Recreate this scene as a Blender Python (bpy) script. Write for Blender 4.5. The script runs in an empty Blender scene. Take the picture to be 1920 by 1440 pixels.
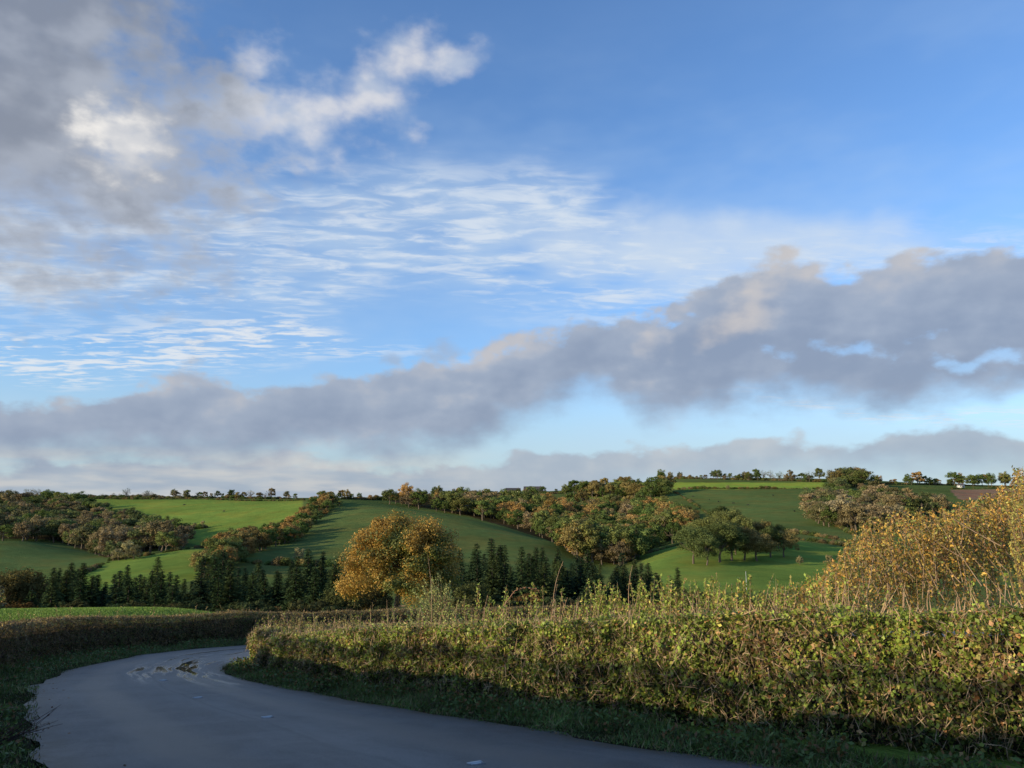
import bpy, math, numpy as np
from mathutils import Vector
rng=np.random.default_rng(11)
scene=bpy.context.scene
scene.view_settings.view_transform='Standard'; scene.view_settings.look='None'
scene.view_settings.exposure=0
EYE=1.7; TH=math.radians(9.4); FO=1442.0
ST,CT=math.sin(TH),math.cos(TH)
# ------------------------------------------------------------ helpers
def ray(u,v):
    a=(u-960)/FO; b=(720-v)/FO
    return a, CT-b*ST, ST+b*CT
def azel(u,v):
    x,y,z=ray(u,v)
    return math.degrees(math.atan2(x,y)), math.degrees(math.atan2(z,math.hypot(x,y)))
def sstep(a,b,x):
    t=np.clip((x-a)/(b-a),0,1); return t*t*(3-2*t)
def hash3(i,j,k):
    n=(i*374761393+j*668265263+k*1274126177)&0xffffffff
    n=((n^(n>>13))*1274126177)&0xffffffff
    return ((n^(n>>16))&0xffff)/65535.0
def vnoise(P):
    P=np.asarray(P,dtype=float); I=np.floor(P).astype(np.int64); f=P-I; f=f*f*(3-2*f)
    r=0
    for dx in (0,1):
        for dy in (0,1):
            for dz in (0,1):
                w=(f[:,0] if dx else 1-f[:,0])*(f[:,1] if dy else 1-f[:,1])*(f[:,2] if dz else 1-f[:,2])
                r=r+w*hash3(I[:,0]+dx,I[:,1]+dy,I[:,2]+dz)
    return r-0.5
def fbm(P,o=3):
    P=np.asarray(P,dtype=float)
    r=0;a=1
    for i in range(o):
        r=r+a*vnoise(P*(2**i)+i*17.3); a*=.5
    return r
def unit(V): return V/np.maximum(np.linalg.norm(V,axis=1,keepdims=True),1e-9)
def rdir(n): return unit(rng.normal(size=(n,3)))
def catmull(pts,n):
    p=np.array(pts,dtype=float); p=np.vstack([2*p[0]-p[1],p,2*p[-1]-p[-2]])
    segs=len(p)-3; out=[]
    for t in np.linspace(0,segs-1e-6,n):
        i=int(t); f=t-i; a,b,c,d=p[i:i+4]
        out.append(.5*((2*b)+(-a+c)*f+(2*a-5*b+4*c-d)*f*f+(-a+3*b-3*c+d)*f**3))
    out=np.array(out)
    s=np.r_[0,np.cumsum(np.linalg.norm(np.diff(out,axis=0),axis=1))]
    q=np.linspace(0,s[-1],n)
    return np.stack([np.interp(q,s,out[:,k]) for k in range(out.shape[1])],1), s[-1]
# ------------------------------------------------------------ terrain
ctl=[]
def C(u,v,D):
    a,y,z=ray(u,v); ctl.append((math.atan2(a,y), math.log(math.hypot(a/y,1)*D), (z/y)/math.hypot(a/y,1)))
for u in (-500,-150,200,500,800,1100,1400,1700,2000,2400):
    C(u,1195,70); C(u,1165,125); C(u,1128 if u<1250 else 1138,200)
    C(u,942,2000); C(u,956,6000)
for u in (-500,-200): C(u,1060,340);C(u,1000,480);C(u,935,900);C(u,934,1200)
C(0,1075,340);C(40,1012,430);C(0,1018,480);C(0,995,600);C(0,932,950);C(0,934,1200)
C(200,1095,290);C(190,1045,400);C(200,1040,470);C(200,975,700);C(200,931,950);C(200,934,1200)
C(370,1095,280);C(360,1029,400);C(370,1030,450);C(370,990,620);C(370,934,900);C(370,935,1150)
C(520,1085,290);C(520,1035,400);C(520,985,600);C(520,936,880);C(520,937,1150)
C(640,1085,300);C(640,1020,430);C(640,943,700);C(640,934,950);C(640,936,1200)
C(760,1080,300);C(760,1020,440);C(760,953,650);C(760,955,720);C(760,936,900);C(760,930,1150)
C(880,1085,300);C(880,1030,440);C(880,972,600);C(880,977,670);C(880,948,850);C(880,928,1150);C(880,930,1500)
C(1050,1100,300);C(1040,1060,390);C(1045,1018,500);C(1045,1022,560);C(1050,980,780);C(1050,945,1000);C(1050,922,1200);C(1050,924,1500)
C(1150,1105,270);C(1150,1075,400);C(1150,1045,520);C(1150,990,750);C(1150,925,1100);C(1150,915,1250)
C(1250,1110,250);C(1250,1045,370);C(1250,1032,440);C(1250,995,650);C(1250,940,900);C(1250,903,1250);C(1250,906,1600)
C(1400,1112,240);C(1400,1055,350);C(1400,1008,450);C(1400,990,560);C(1400,945,820);C(1400,915,1050);C(1400,900,1250);C(1400,903,1600)
C(1600,1110,240);C(1600,1045,400);C(1600,1005,500);C(1600,950,800);C(1600,903,1150);C(1600,906,1500)
for u in (1900,2200,2500): C(u,1080,300);C(u,990,600);C(u,935,950);C(u,914,1150);C(u,917,1500)
ctl=np.array(ctl); KA,KR=3.2,1.5
def tps(d2): return np.where(d2>1e-12,.5*d2*np.log(np.maximum(d2,1e-12)),0)
cx,cy,cv=ctl[:,0]*KA,ctl[:,1]*KR,ctl[:,2]
n=len(cx); K=tps((cx[:,None]-cx)**2+(cy[:,None]-cy)**2)+np.eye(n)*2e-3
Q=np.stack([np.ones(n),cx,cy],1)
A=np.block([[K,Q],[Q.T,np.zeros((3,3))]])
sol=np.linalg.solve(A,np.r_[cv,0,0,0]); W,Bc=sol[:n],sol[n:]
def far_z(x,y):
    az=np.arctan2(x,y); r=np.hypot(x,y)
    a=np.clip(az,-.85,.85)*KA; l=np.clip(np.log(np.maximum(r,60)),0,math.log(7000))*KR
    out=np.empty(len(a))
    for i in range(0,len(a),20000):
        s=slice(i,i+20000)
        out[s]=tps((a[s,None]-cx)**2+(l[s,None]-cy)**2)@W+Bc[0]+Bc[1]*a[s]+Bc[2]*l[s]
    f=sstep(.9,1.8,np.abs(az)); base=-10/np.maximum(r,60)
    return EYE+r*(out*(1-f)+base*f)
def near_z(x,y):
    yc=np.maximum(y,-12)
    z=np.where(yc<20,-.12*yc,-2.4-.09*(yc-20))
    z=z+sstep(-13,-21,x)*(sstep(28,40,y))*1.02
    return z
def ground(x,y):
    x=np.atleast_1d(np.asarray(x,float)); y=np.atleast_1d(np.asarray(y,float)); r=np.hypot(x,y)
    w=sstep(46,80,r)
    und=fbm(np.stack([x/90,y/90,x*0],1),2)*np.clip((r-150)/300,0,1)*1.5
    return near_z(x,y)*(1-w)+far_z(x,y)*w+und
def gz(x,y): return float(ground([x],[y])[0])
RR=np.exp(np.linspace(math.log(150),math.log(1700),420))
def sight(u,v):
    a,y,z=ray(u,v); h=math.hypot(a,y); X=RR*a/h; Y=RR*y/h; Z=EYE+RR*z/h
    G=ground(X,Y); hit=np.nonzero(Z<G)[0]
    hit=hit[hit>0]
    if len(hit): i=hit[0]
    else: i=int(np.argmax((G-EYE)/RR))
    return X[i],Y[i],G[i]
# ------------------------------------------------------------ mesh tools
def leaves(P,N,T,L,Wd,col,mat=0):
    n=len(P); N=unit(N)
    if T is None: T=rdir(n)
    T=unit(T-N*np.sum(T*N,1,keepdims=True)); B=np.cross(N,T)
    L=np.broadcast_to(L,(n,))[:,None]; Wd=np.broadcast_to(Wd,(n,))[:,None]
    V=np.stack([P-T*L/2,P+B*Wd/2+T*L*.08,P+T*L/2,P-B*Wd/2+T*L*.08],1).reshape(-1,3)
    F=np.arange(4*n).reshape(n,4)
    Cc=np.repeat(np.broadcast_to(col,(n,3)),4,axis=0)
    return V,F,Cc,mat
def tube(pts,r0,r1,col,mat=1,s=6):
    pts=np.array(pts,float); k=len(pts); d=unit(np.gradient(pts,axis=0))
    up=np.array([0.3,0.9,0.2]); a=unit(np.cross(d,up)); b=np.cross(d,a)
    r=np.linspace(r0,r1,k)[:,None,None]; an=np.linspace(0,2*math.pi,s,endpoint=False)
    V=(pts[:,None,:]+r*(np.cos(an)[None,:,None]*a[:,None,:]+np.sin(an)[None,:,None]*b[:,None,:])).reshape(-1,3)
    F=[]
    for i in range(k-1):
        for j in range(s): F.append((i*s+j,i*s+(j+1)%s,(i+1)*s+(j+1)%s,(i+1)*s+j))
    return V,np.array(F),np.tile(np.array(col,float),(len(V),1)),mat
def box(c,sz,col,mat=0):
    c=np.array(c,float);h=np.array(sz,float)/2
    V=np.array([[x,y,z] for x in(-1,1) for y in(-1,1) for z in(-1,1)])*h+c
    F=np.array([[0,1,3,2],[4,6,7,5],[0,4,5,1],[2,3,7,6],[0,2,6,4],[1,5,7,3]])
    return V,F,np.tile(np.array(col,float),(8,1)),mat
def mesh(name,parts,mats,smooth=False):
    V=[];F=[];Cc=[];Mi=[];o=0
    for v,f,c,m in parts:
        V.append(v);F.append(f+o);Cc.append(c);Mi.append(np.full(len(f),m));o+=len(v)
    V=np.concatenate(V);F=np.concatenate(F);Cc=np.concatenate(Cc);Mi=np.concatenate(Mi)
    me=bpy.data.meshes.new(name); me.vertices.add(len(V)); me.vertices.foreach_set('co',V.astype(np.float32).ravel())
    me.loops.add(F.size); me.loops.foreach_set('vertex_index',F.astype(np.int32).ravel())
    me.polygons.add(len(F)); me.polygons.foreach_set('loop_start',(np.arange(len(F))*4).astype(np.int32))
    me.polygons.foreach_set('loop_total',np.full(len(F),4,dtype=np.int32))
    me.polygons.foreach_set('material_index',Mi.astype(np.int32))
    me.update(calc_edges=True)
    at=me.color_attributes.new('Col','FLOAT_COLOR','POINT')
    at.data.foreach_set('color',np.c_[Cc,np.ones(len(Cc))].astype(np.float32).ravel())
    for m in mats: me.materials.append(m)
    if smooth: me.polygons.foreach_set('use_smooth',np.ones(len(F),dtype=bool))
    return me
def obj(name,me,loc=(0,0,0),parent=None):
    o=bpy.data.objects.new(name,me); o.location=loc; scene.collection.objects.link(o)
    if parent: o.parent=parent
    return o
def empty(name,loc=(0,0,0)):
    return obj(name,None,loc)
# ------------------------------------------------------------ materials
class NT:
    def __init__(s,nt): s.nt=nt; s.N=nt.nodes; s.L=nt.links
    def new(s,t,**k):
        n=s.N.new(t)
        for a,b in k.items(): setattr(n,a,b)
        return n
    def put(s,sock,v):
        if isinstance(v,bpy.types.NodeSocket): s.L.new(v,sock)
        elif v is not None: sock.default_value=v
    def m(s,op,a,b=None,c=None,clamp=False):
        n=s.new('ShaderNodeMath',operation=op,use_clamp=clamp)
        s.put(n.inputs[0],a);s.put(n.inputs[1],b);s.put(n.inputs[2],c); return n.outputs[0]
    def ss(s,x,a,b,lo=0.,hi=1.):
        n=s.new('ShaderNodeMapRange',interpolation_type='SMOOTHSTEP')
        s.put(n.inputs[0],x);s.put(n.inputs[1],a);s.put(n.inputs[2],b);s.put(n.inputs[3],lo);s.put(n.inputs[4],hi); return n.outputs[0]
    def mix(s,f,a,b,blend='MIX'):
        n=s.new('ShaderNodeMix',data_type='RGBA',blend_type=blend)
        s.put(n.inputs[0],f)
        s.put(n.inputs[6],a if isinstance(a,bpy.types.NodeSocket) else (*a,1)); s.put(n.inputs[7],b if isinstance(b,bpy.types.NodeSocket) else (*b,1))
        return n.outputs[2]
    def noise(s,vec,scale,detail=4,rough=.55,dist=0.):
        n=s.new('ShaderNodeTexNoise'); s.put(n.inputs['Vector'],vec)
        n.inputs['Scale'].default_value=scale;n.inputs['Detail'].default_value=detail;n.inputs['Roughness'].default_value=rough;n.inputs['Distortion'].default_value=dist
        return n.outputs[0]
    def comb(s,x,y,z):
        n=s.new('ShaderNodeCombineXYZ');s.put(n.inputs[0],x);s.put(n.inputs[1],y);s.put(n.inputs[2],z);return n.outputs[0]
def mat(name):
    m=bpy.data.materials.new(name); m.use_nodes=True; g=NT(m.node_tree); g.N.clear()
    g.out=g.new('ShaderNodeOutputMaterial'); return m,g
def leafmat(name,trans=.3,objcol=False,rough=.55):
    m,g=mat(name); at=g.new('ShaderNodeAttribute',attribute_name='Col')
    col=at.outputs['Color']
    if objcol:
        oi=g.new('ShaderNodeObjectInfo'); col=g.mix(1.,col,oi.outputs['Color'],'MULTIPLY')
        d=g.new('ShaderNodeBsdfDiffuse'); g.put(d.inputs[0],col)
        t=g.new('ShaderNodeBsdfTranslucent'); g.put(t.inputs[0],col)
        mx=g.new('ShaderNodeMixShader'); mx.inputs[0].default_value=trans
        g.L.new(d.outputs[0],mx.inputs[1]);g.L.new(t.outputs[0],mx.inputs[2]);g.L.new(mx.outputs[0],g.out.inputs[0]); return m
    p=g.new('ShaderNodeBsdfPrincipled'); g.put(p.inputs['Base Color'],col); p.inputs['Roughness'].default_value=rough; p.inputs['Specular IOR Level'].default_value=.3
    t=g.new('ShaderNodeBsdfTranslucent'); g.put(t.inputs[0],col)
    mx=g.new('ShaderNodeMixShader'); mx.inputs[0].default_value=trans
    g.L.new(p.outputs[0],mx.inputs[1]);g.L.new(t.outputs[0],mx.inputs[2]);g.L.new(mx.outputs[0],g.out.inputs[0]); return m
def solid(name,rough=.85,var=.5,scale=6.):
    m,g=mat(name); at=g.new('ShaderNodeAttribute',attribute_name='Col')
    tc=g.new('ShaderNodeNewGeometry'); ns=g.noise(tc.outputs['Position'],scale,3)
    v=g.m('MULTIPLY_ADD',ns,var*2,1-var)
    col=g.mix(1.,at.outputs['Color'],g.comb(v,v,v),'MULTIPLY')
    p=g.new('ShaderNodeBsdfPrincipled'); g.put(p.inputs['Base Color'],col); p.inputs['Roughness'].default_value=rough
    g.L.new(p.outputs[0],g.out.inputs[0]); return m
M_leaf=leafmat('hedge_leaf',.3,False,.42); M_far=leafmat('distant_leaf',.2,True,.8); M_tree=leafmat('tree_leaf',.35)
M_grass=leafmat('grass_blade',.3); M_bark=solid('bark'); M_core=solid('hedge_light_block',.95)
M_paint=solid('painted_render',.7,.12,.5)
def ground_mat():
    m,g=mat('field_ground'); at=g.new('ShaderNodeAttribute',attribute_name='Col')
    geo=g.new('ShaderNodeNewGeometry'); P=geo.outputs['Position']
    n1=g.noise(P,.009,4,.6); n2=g.noise(P,.12,5,.6); n3=g.noise(P,3.,4,.7)
    v=g.m('MULTIPLY_ADD',n1,1.2,-.07); v=g.m('MULTIPLY_ADD',n2,.7,v); v=g.m('MULTIPLY_ADD',n3,.4,v)  # broad noise paints cloud shadows plus natural tone variation into the fields
    col=g.mix(1.,at.outputs['Color'],g.comb(v,v,v),'MULTIPLY')
    f=g.ss(g.noise(P,.035,4,.65),.42,.68); col=g.mix(g.m('MULTIPLY',f,.7),col,g.mix(1.,col,(1.45,1.0,.95),'MULTIPLY'))
    p=g.new('ShaderNodeBsdfDiffuse'); g.put(p.inputs[0],col)
    b=g.new('ShaderNodeBump'); b.inputs['Strength'].default_value=.7; b.inputs['Distance'].default_value=.3
    g.put(b.inputs['Height'],g.m('MULTIPLY_ADD',n2,3.,n3)); g.L.new(b.outputs[0],p.inputs['Normal'])
    g.L.new(p.outputs[0],g.out.inputs[0]); return m
M_ground=ground_mat()
def road_mat():
    m,g=mat('asphalt'); geo=g.new('ShaderNodeNewGeometry'); P=geo.outputs['Position']
    at=g.new('ShaderNodeAttribute',attribute_name='Col'); sp=g.new('ShaderNodeSeparateColor'); g.L.new(at.outputs['Color'],sp.inputs[0])
    ac=sp.outputs[0]; al=sp.outputs[1]
    fine=g.noise(P,60.,3,.8); med=g.noise(P,1.1,6,.7,.6); big=g.noise(P,.35,3)
    st=g.noise(g.comb(g.m('MULTIPLY',ac,7.),g.m('MULTIPLY',al,12.),0.),1.,5,.65)
    base=g.mix(g.ss(med,.35,.65),(.048,.046,.045),(.095,.090,.084))
    base=g.mix(g.m('MULTIPLY',g.ss(st,.42,.66),.7),base,(.13,.123,.112))
    base=g.mix(g.m('MULTIPLY',g.ss(fine,.5,.72),.7),base,(.22,.21,.2))
    base=g.mix(g.m('MULTIPLY',g.ss(fine,.5,.3),.6),base,(.03,.03,.03))
    trk=g.m('ADD',g.ss(g.m('ABSOLUTE',g.m('SUBTRACT',ac,.24)),.10,.03),g.ss(g.m('ABSOLUTE',g.m('SUBTRACT',ac,.70)),.10,.03))
    base=g.mix(g.m('MULTIPLY',trk,g.m('MULTIPLY_ADD',big,1.0,.1)),base,(.04,.039,.04))
    seam=g.ss(g.m('ABSOLUTE',g.m('SUBTRACT',g.m('MULTIPLY_ADD',med,.03,ac),.50)),.010,.004)
    base=g.mix(g.m('MULTIPLY',seam,.3),base,(.03,.03,.032))
    edge=g.m('MAXIMUM',g.ss(ac,.10,.0),g.ss(ac,.91,1.0))
    edge=g.m('MULTIPLY',edge,g.ss(g.noise(P,3.,5,.7),.3,.6))
    base=g.mix(edge,base,(.06,.045,.025))
    wst=g.noise(g.comb(g.m('MULTIPLY',ac,11.),g.m('MULTIPLY',al,22.),2.),1.,5,.65)
    w=g.m('MULTIPLY',g.ss(wst,.49,.58),g.ss(al,.37,.42)); w=g.m('MULTIPLY',w,g.ss(al,.62,.54)); w=g.m('MULTIPLY',w,g.ss(g.m('ABSOLUTE',g.m('SUBTRACT',ac,.62)),.34,.22))
    base=g.mix(w,base,(.04,.04,.043))
    p=g.new('ShaderNodeBsdfPrincipled'); g.put(p.inputs['Base Color'],base)
    r=g.m('MULTIPLY_ADD',w,-.42,.62); r=g.m('MULTIPLY_ADD',trk,-.08,r); r=g.m('MULTIPLY_ADD',big,-.2,r); g.put(p.inputs['Roughness'],r)
    b=g.new('ShaderNodeBump'); b.inputs['Strength'].default_value=.6; b.inputs['Distance'].default_value=.012; g.put(b.inputs['Height'],g.m('MULTIPLY',fine,g.m('SUBTRACT',1.,w)))
    g.L.new(b.outputs[0],p.inputs['Normal']); g.L.new(p.outputs[0],g.out.inputs[0]); return m
M_road=road_mat()
# ------------------------------------------------------------ road
NR=260
Lft,_=catmull([(9,-16),(4.5,-6),(1.2,-.5),(-2,4.3),(-5.2,9),(-9.3,15.7),(-11.4,19.7),(-12.3,24.3),(-11.5,28.5),(-8.5,32),(-2.5,35),(8,38),(22,40)],NR)
Rgt,_=catmull([(16,-12),(12,-3),(8,3.2),(5.6,6),(2.8,9),(-.86,13),(-3.96,16.4),(-6.6,19.8),(-8.05,22.4),(-7.9,25),(-6,27.5),(-1,29.8),(9,32),(23,34)],NR)
mid=(Lft+Rgt)/2; along=np.r_[0,np.cumsum(np.linalg.norm(np.diff(mid,axis=0),axis=1))]
K=14; V=[];Cc=[]
for i in range(NR):
    wl=.07*float(vnoise([[along[i]*1.1,0,0]])[0]); wr=.07*float(vnoise([[along[i]*1.1,5,0]])[0])
    for j in range(K+1):
        t=j/K; tt=t*(1+wr)+(1-t)*wl; p=Lft[i]*(1-tt)+Rgt[i]*tt
        V.append((p[0],p[1],0)); Cc.append((t,along[i]/100,0))
V=np.array(V); V[:,2]=ground(V[:,0],V[:,1])+.012+.05*np.tile(1-(2*np.linspace(0,1,K+1)-1)**2,NR)
F=[(i*(K+1)+j,i*(K+1)+j+1,(i+1)*(K+1)+j+1,(i+1)*(K+1)+j) for i in range(NR-1) for j in range(K)]
obj('road',mesh('road',[(V,np.array(F),np.array(Cc),0)],[M_road],True))
def inpoly(px,py,poly):
    r=np.zeros(len(px),bool); n=len(poly); j=n-1
    for i in range(n):
        xi,yi=poly[i];xj,yj=poly[j]
        c=((yi>py)!=(yj>py))&(px<(xj-xi)*(py-yi)/(yj-yi+1e-12)+xi); r^=c; j=i
    return r
roadpoly=np.vstack([Lft,Rgt[::-1]])
# ------------------------------------------------------------ terrain mesh
az=np.r_[np.linspace(-180,-46,60)[:-1],np.linspace(-46,46,600),np.linspace(46,180,60)[1:]]; az=np.radians(az)
rr=np.r_[np.exp(np.linspace(math.log(.4),math.log(60),300))[:-1],np.exp(np.linspace(math.log(60),math.log(1500),430))[:-1],np.exp(np.linspace(math.log(1500),math.log(9000),30))]
AZ,R=np.meshgrid(az,rr); X=(R*np.sin(AZ)).ravel(); Y=(R*np.cos(AZ)).ravel()
Z=ground(X,Y); nr=R.ravel()<60
inside=np.zeros(len(X),bool); idx=np.nonzero(nr)[0]; inside[idx]=inpoly(X[idx],Y[idx],roadpoly)
Z[inside]-=.05
col=np.tile(np.array([.095,.135,.04]),(len(X),1))
def wpoly(pts,dens=6):
    out=[]
    for k in range(len(pts)):
        a=np.array(pts[k],float);b=np.array(pts[(k+1)%len(pts)],float)
        for t in np.linspace(0,1,dens,endpoint=False):
            q=a+(b-a)*t; s=sight(*q); out.append((s[0],s[1]))
    return out
far_i=np.nonzero((R.ravel()>150)&(R.ravel()<1800)&(np.abs(AZ.ravel())<.8))[0]
def field(pts,c):
    p=wpoly(pts); k=inpoly(X[far_i],Y[far_i],p); col[far_i[k]]=c
G1=(.15,.225,.045); BR=(.26,.165,.10)
field([(480,1033),(560,1000),(630,944),(740,950),(880,972),(1050,1018),(1045,1050),(950,1075),(700,1080),(480,1080)],(.10,.14,.043))  # darker green carries the spur's raking light and cloud shadow in its colour
field([(0,1010),(100,1012),(200,1046),(170,1060),(0,1075)],(.088,.13,.042))
field([(0,935),(100,933),(250,985),(300,1010),(345,1020),(200,1046),(100,1012),(0,1010)],(.06,.055,.03))
field([(720,938),(860,938),(1000,935),(1200,952),(1300,968),(1290,1000),(1215,1030),(1165,1060),(1080,1045),(1052,1020),(880,968)],(.055,.05,.025))
field([(130,936),(570,938),(560,970),(500,1005),(390,1025),(300,1010),(250,985)],(.165,.24,.046))
field([(60,1100),(200,1055),(350,1030),(395,1032),(370,1085),(300,1110),(80,1115)],(.15,.225,.045))
field([(1250,905),(1548,905),(1545,916),(1262,919)],(.22,.31,.05))
field([(1262,921),(1545,919),(1520,945),(1590,1000),(1480,990),(1380,965),(1300,945)],(.105,.15,.045))
field([(1195,1040),(1290,1020),(1480,1012),(1600,1030),(1560,1100),(1440,1112),(1250,1112)],G1)
field([(1780,919),(1905,917),(1905,935),(1800,938)],BR)
field([(1060,930),(1240,932),(1240,940),(1100,941)],G1)
ii=np.nonzero(nr)[0]
col[ii]=(.14,.21,.04)
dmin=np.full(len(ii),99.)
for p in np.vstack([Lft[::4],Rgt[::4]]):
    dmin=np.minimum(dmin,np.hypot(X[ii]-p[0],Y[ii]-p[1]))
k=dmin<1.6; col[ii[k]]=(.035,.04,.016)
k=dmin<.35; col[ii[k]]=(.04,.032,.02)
na,nrr=len(az),len(rr)
a=np.arange(nrr-1)[:,None]*na+np.arange(na-1)[None,:]
F=np.stack([a,a+1,a+1+na,a+na],-1).reshape(-1,4)
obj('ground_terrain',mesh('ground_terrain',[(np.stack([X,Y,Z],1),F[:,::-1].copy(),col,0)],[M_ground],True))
# ------------------------------------------------------------ hedges
def hedge(name,pts,hts,wid,nleaf,ntwig,palette,lsize=.05,front=-1,topspk=300,twcol=(.16,.105,.06),ragged=1.,rough_=1.):
    n=300; path,Ltot=catmull(pts,n); d=unit(np.gradient(path,axis=0)); nm=np.stack([d[:,1],-d[:,0]],1)*front
    hs=np.interp(np.linspace(0,1,n),np.linspace(0,1,len(hts)),hts)
    hs=hs*(1+.10*ragged*fbm(np.c_[np.linspace(0,Ltot*.7,n),np.zeros(n),np.zeros(n)+len(pts)],3))
    par=empty(name,(0,0,0))
    def place(t,lat,h):
        f=t*(n-1); i=np.clip(f.astype(int),0,n-2); w=(f-i)[:,None]
        p=path[i]*(1-w)+path[i+1]*w; m=nm[i]; q=p-m*lat[:,None]
        z=ground(q[:,0],q[:,1])+h
        return np.c_[q,z], np.c_[m,np.zeros(len(t))]
    def samp(N,pf=.64,pt=.27,dd=.075):
        t=rng.random(N); H=np.interp(t,np.linspace(0,1,n),hs); r=rng.random(N); dep=rng.exponential(dd,N)
        lat=np.empty(N);h=np.empty(N); fr=r<pf; tp=(r>=pf)&(r<pf+pt); bk=r>=pf+pt
        h[fr]=H[fr]*rng.random(fr.sum())**.85; lat[fr]=dep[fr]+.28*(np.clip(h[fr]/H[fr]-.8,0,1)/.2)**2*.6+.1*(1-h[fr]/H[fr])
        lat[tp]=rng.random(tp.sum())*wid; e=np.abs(lat[tp]/wid*2-1); h[tp]=H[tp]-dep[tp]-.10*e**4
        h[bk]=H[bk]*rng.random(bk.sum()); lat[bk]=wid-dep[bk]
        c=np.c_[t*Ltot,lat,h]; nz=(fbm(c*1.5,3)*.34+fbm(c*6+9,2)*.32)*rough_
        lat=np.where(fr,lat+nz,np.where(bk,lat-nz,lat)); h=np.where(tp,h+nz*.4,h)
        P,m=place(t,lat,np.maximum(h,.02)); N_=np.where(tp[:,None],np.array([0,0,1.]),np.where(fr[:,None],m,-m))
        return P,N_,t,h/H,c
    P,N_,t,hh,c=samp(nleaf)
    colr=palette(t,hh,c)
    Nn=unit(N_*.65+rdir(nleaf)*.95+np.array([0,0,.25]))
    sz=lsize*(.45+.95*rng.random(nleaf)**1.6)
    parts=[leaves(P,Nn,None,sz,sz*.75,colr,0)]
    P,N_,t,hh,c=samp(ntwig,.75,.12,.03)
    T=unit(rng.normal(size=(ntwig,3))*.5+np.array([0,0,.8]))
    sh=(.4+1.1*rng.random(ntwig))[:,None]*np.array(twcol)
    parts.append(leaves(P,rdir(ntwig),T,.10+.30*rng.random(ntwig),.006+.007*rng.random(ntwig),sh,1))
    tt=rng.random(topspk); tt=tt[np.argsort(tt)]; H=np.interp(tt,np.linspace(0,1,n),hs)
    P,m=place(tt,rng.random(topspk)*wid,H-.05)
    for k in range(topspk):
        L=.10+.3*rng.random()**2.2*1.5; T=unit(rng.normal(size=(1,3))*.25+np.array([[0,0,1]]))[0]
        b=P[k]; nl=int(5+L*26*(.3+rng.random())); s=rng.random(nl)
        Q=b+T*(s*L)[:,None]+rng.normal(size=(nl,3))*.02
        parts.append(leaves(Q,rdir(nl),None,lsize*(.5+.5*rng.random(nl)),lsize*.45,palette(np.full(nl,tt[k]),np.ones(nl)*1.1,np.c_[np.full(nl,tt[k]*Ltot),s,s]),0))
        parts.append(leaves(np.array([b+T*L/2]),rdir(1),T[None],L*1.15,.010,np.array([twcol]),1))
    obj('foliage',mesh(name+'_foliage',parts,[M_leaf,M_bark]),parent=par)
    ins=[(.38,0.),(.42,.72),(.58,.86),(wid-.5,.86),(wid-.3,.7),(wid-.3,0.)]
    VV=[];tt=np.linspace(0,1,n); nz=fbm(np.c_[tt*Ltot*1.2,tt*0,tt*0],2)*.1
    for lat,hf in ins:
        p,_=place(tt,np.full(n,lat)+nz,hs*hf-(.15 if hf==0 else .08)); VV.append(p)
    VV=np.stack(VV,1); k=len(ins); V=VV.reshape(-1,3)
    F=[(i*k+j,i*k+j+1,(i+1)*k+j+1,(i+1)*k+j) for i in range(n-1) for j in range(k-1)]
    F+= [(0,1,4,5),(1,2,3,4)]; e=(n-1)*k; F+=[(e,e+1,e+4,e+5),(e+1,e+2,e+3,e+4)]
    obj('dark_light_block',mesh(name+'_core',[(V,np.array(F),np.tile([.022,.019,.011],(len(V),1)),0)],[M_core]),parent=par)  # dark core added inside the foliage to block light
def pal_right(t,h,c):
    n=len(t); g1=fbm(c*np.array([.7,.9,1.0])+3,3); g2=fbm(c*3+31,2)
    green=np.array([.29,.37,.06]); yel=np.array([.54,.49,.11]); olive=np.array([.41,.35,.10]); tan=np.array([.60,.37,.17]); red=np.array([.46,.22,.08]); dk=np.array([.10,.15,.03])
    gr=sstep(.70,.32,t)*1.0+g1*1.5+.05; r=rng.random(n)
    out=np.where((r<np.clip(gr*.85+.15,.14,.93))[:,None],green,np.where((rng.random(n)<.5)[:,None],olive,tan))
    out=np.where((rng.random(n)<.12)[:,None],yel,out)
    out=np.where((rng.random(n)<.05)[:,None],red,out)
    low_shade=(h<.4)&(rng.random(n)<.6); out=np.where(low_shade[:,None],dk,out)  # lower leaves coloured dark to paint in the shadow low on the hedge
    k=.82+1.1*g2
    return out*((.4+1.1*rng.random(n))*k)[:,None]
hr_pts=[(13.5,3.2),(9.2,6.5),(5.75,9.3),(3.45,11.1),(-1.0,15.1),(-4.6,18.7),(-6.9,21.6),(-7.5,23.6),(-7.1,25.2),(-5,27.2),(-.5,29.2),(9,31.5)]
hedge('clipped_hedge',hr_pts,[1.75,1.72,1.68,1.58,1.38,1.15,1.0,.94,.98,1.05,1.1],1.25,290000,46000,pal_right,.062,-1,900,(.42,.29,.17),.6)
def pal_left(t,h,c):
    n=len(t); g1=fbm(c*1.1+8,3)
    a=np.array([.20,.15,.06]); b=np.array([.11,.135,.035]); d=np.array([.48,.34,.12])
    out=np.where((rng.random(n)<.45+g1)[:,None],b,a); out=np.where(((h>.78)&(rng.random(n)<.55))[:,None],d,out)  # paler top leaves: sunlit hedge top painted into the leaf colour
    return out*(.6+.8*rng.random(n))[:,None]
hedge('clipped_hedge',[(3,-16),(-.5,-7),(-3.8,-.5),(-6.3,4.6),(-8.7,9.5),(-10.7,14.5),(-12.15,18.9)],[3.9,4.1,4.3,4.1,3.4,2.8,2.5,2.3],1.2,70000,12000,pal_left,.065,1,120,(.16,.105,.06),2.0)
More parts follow.
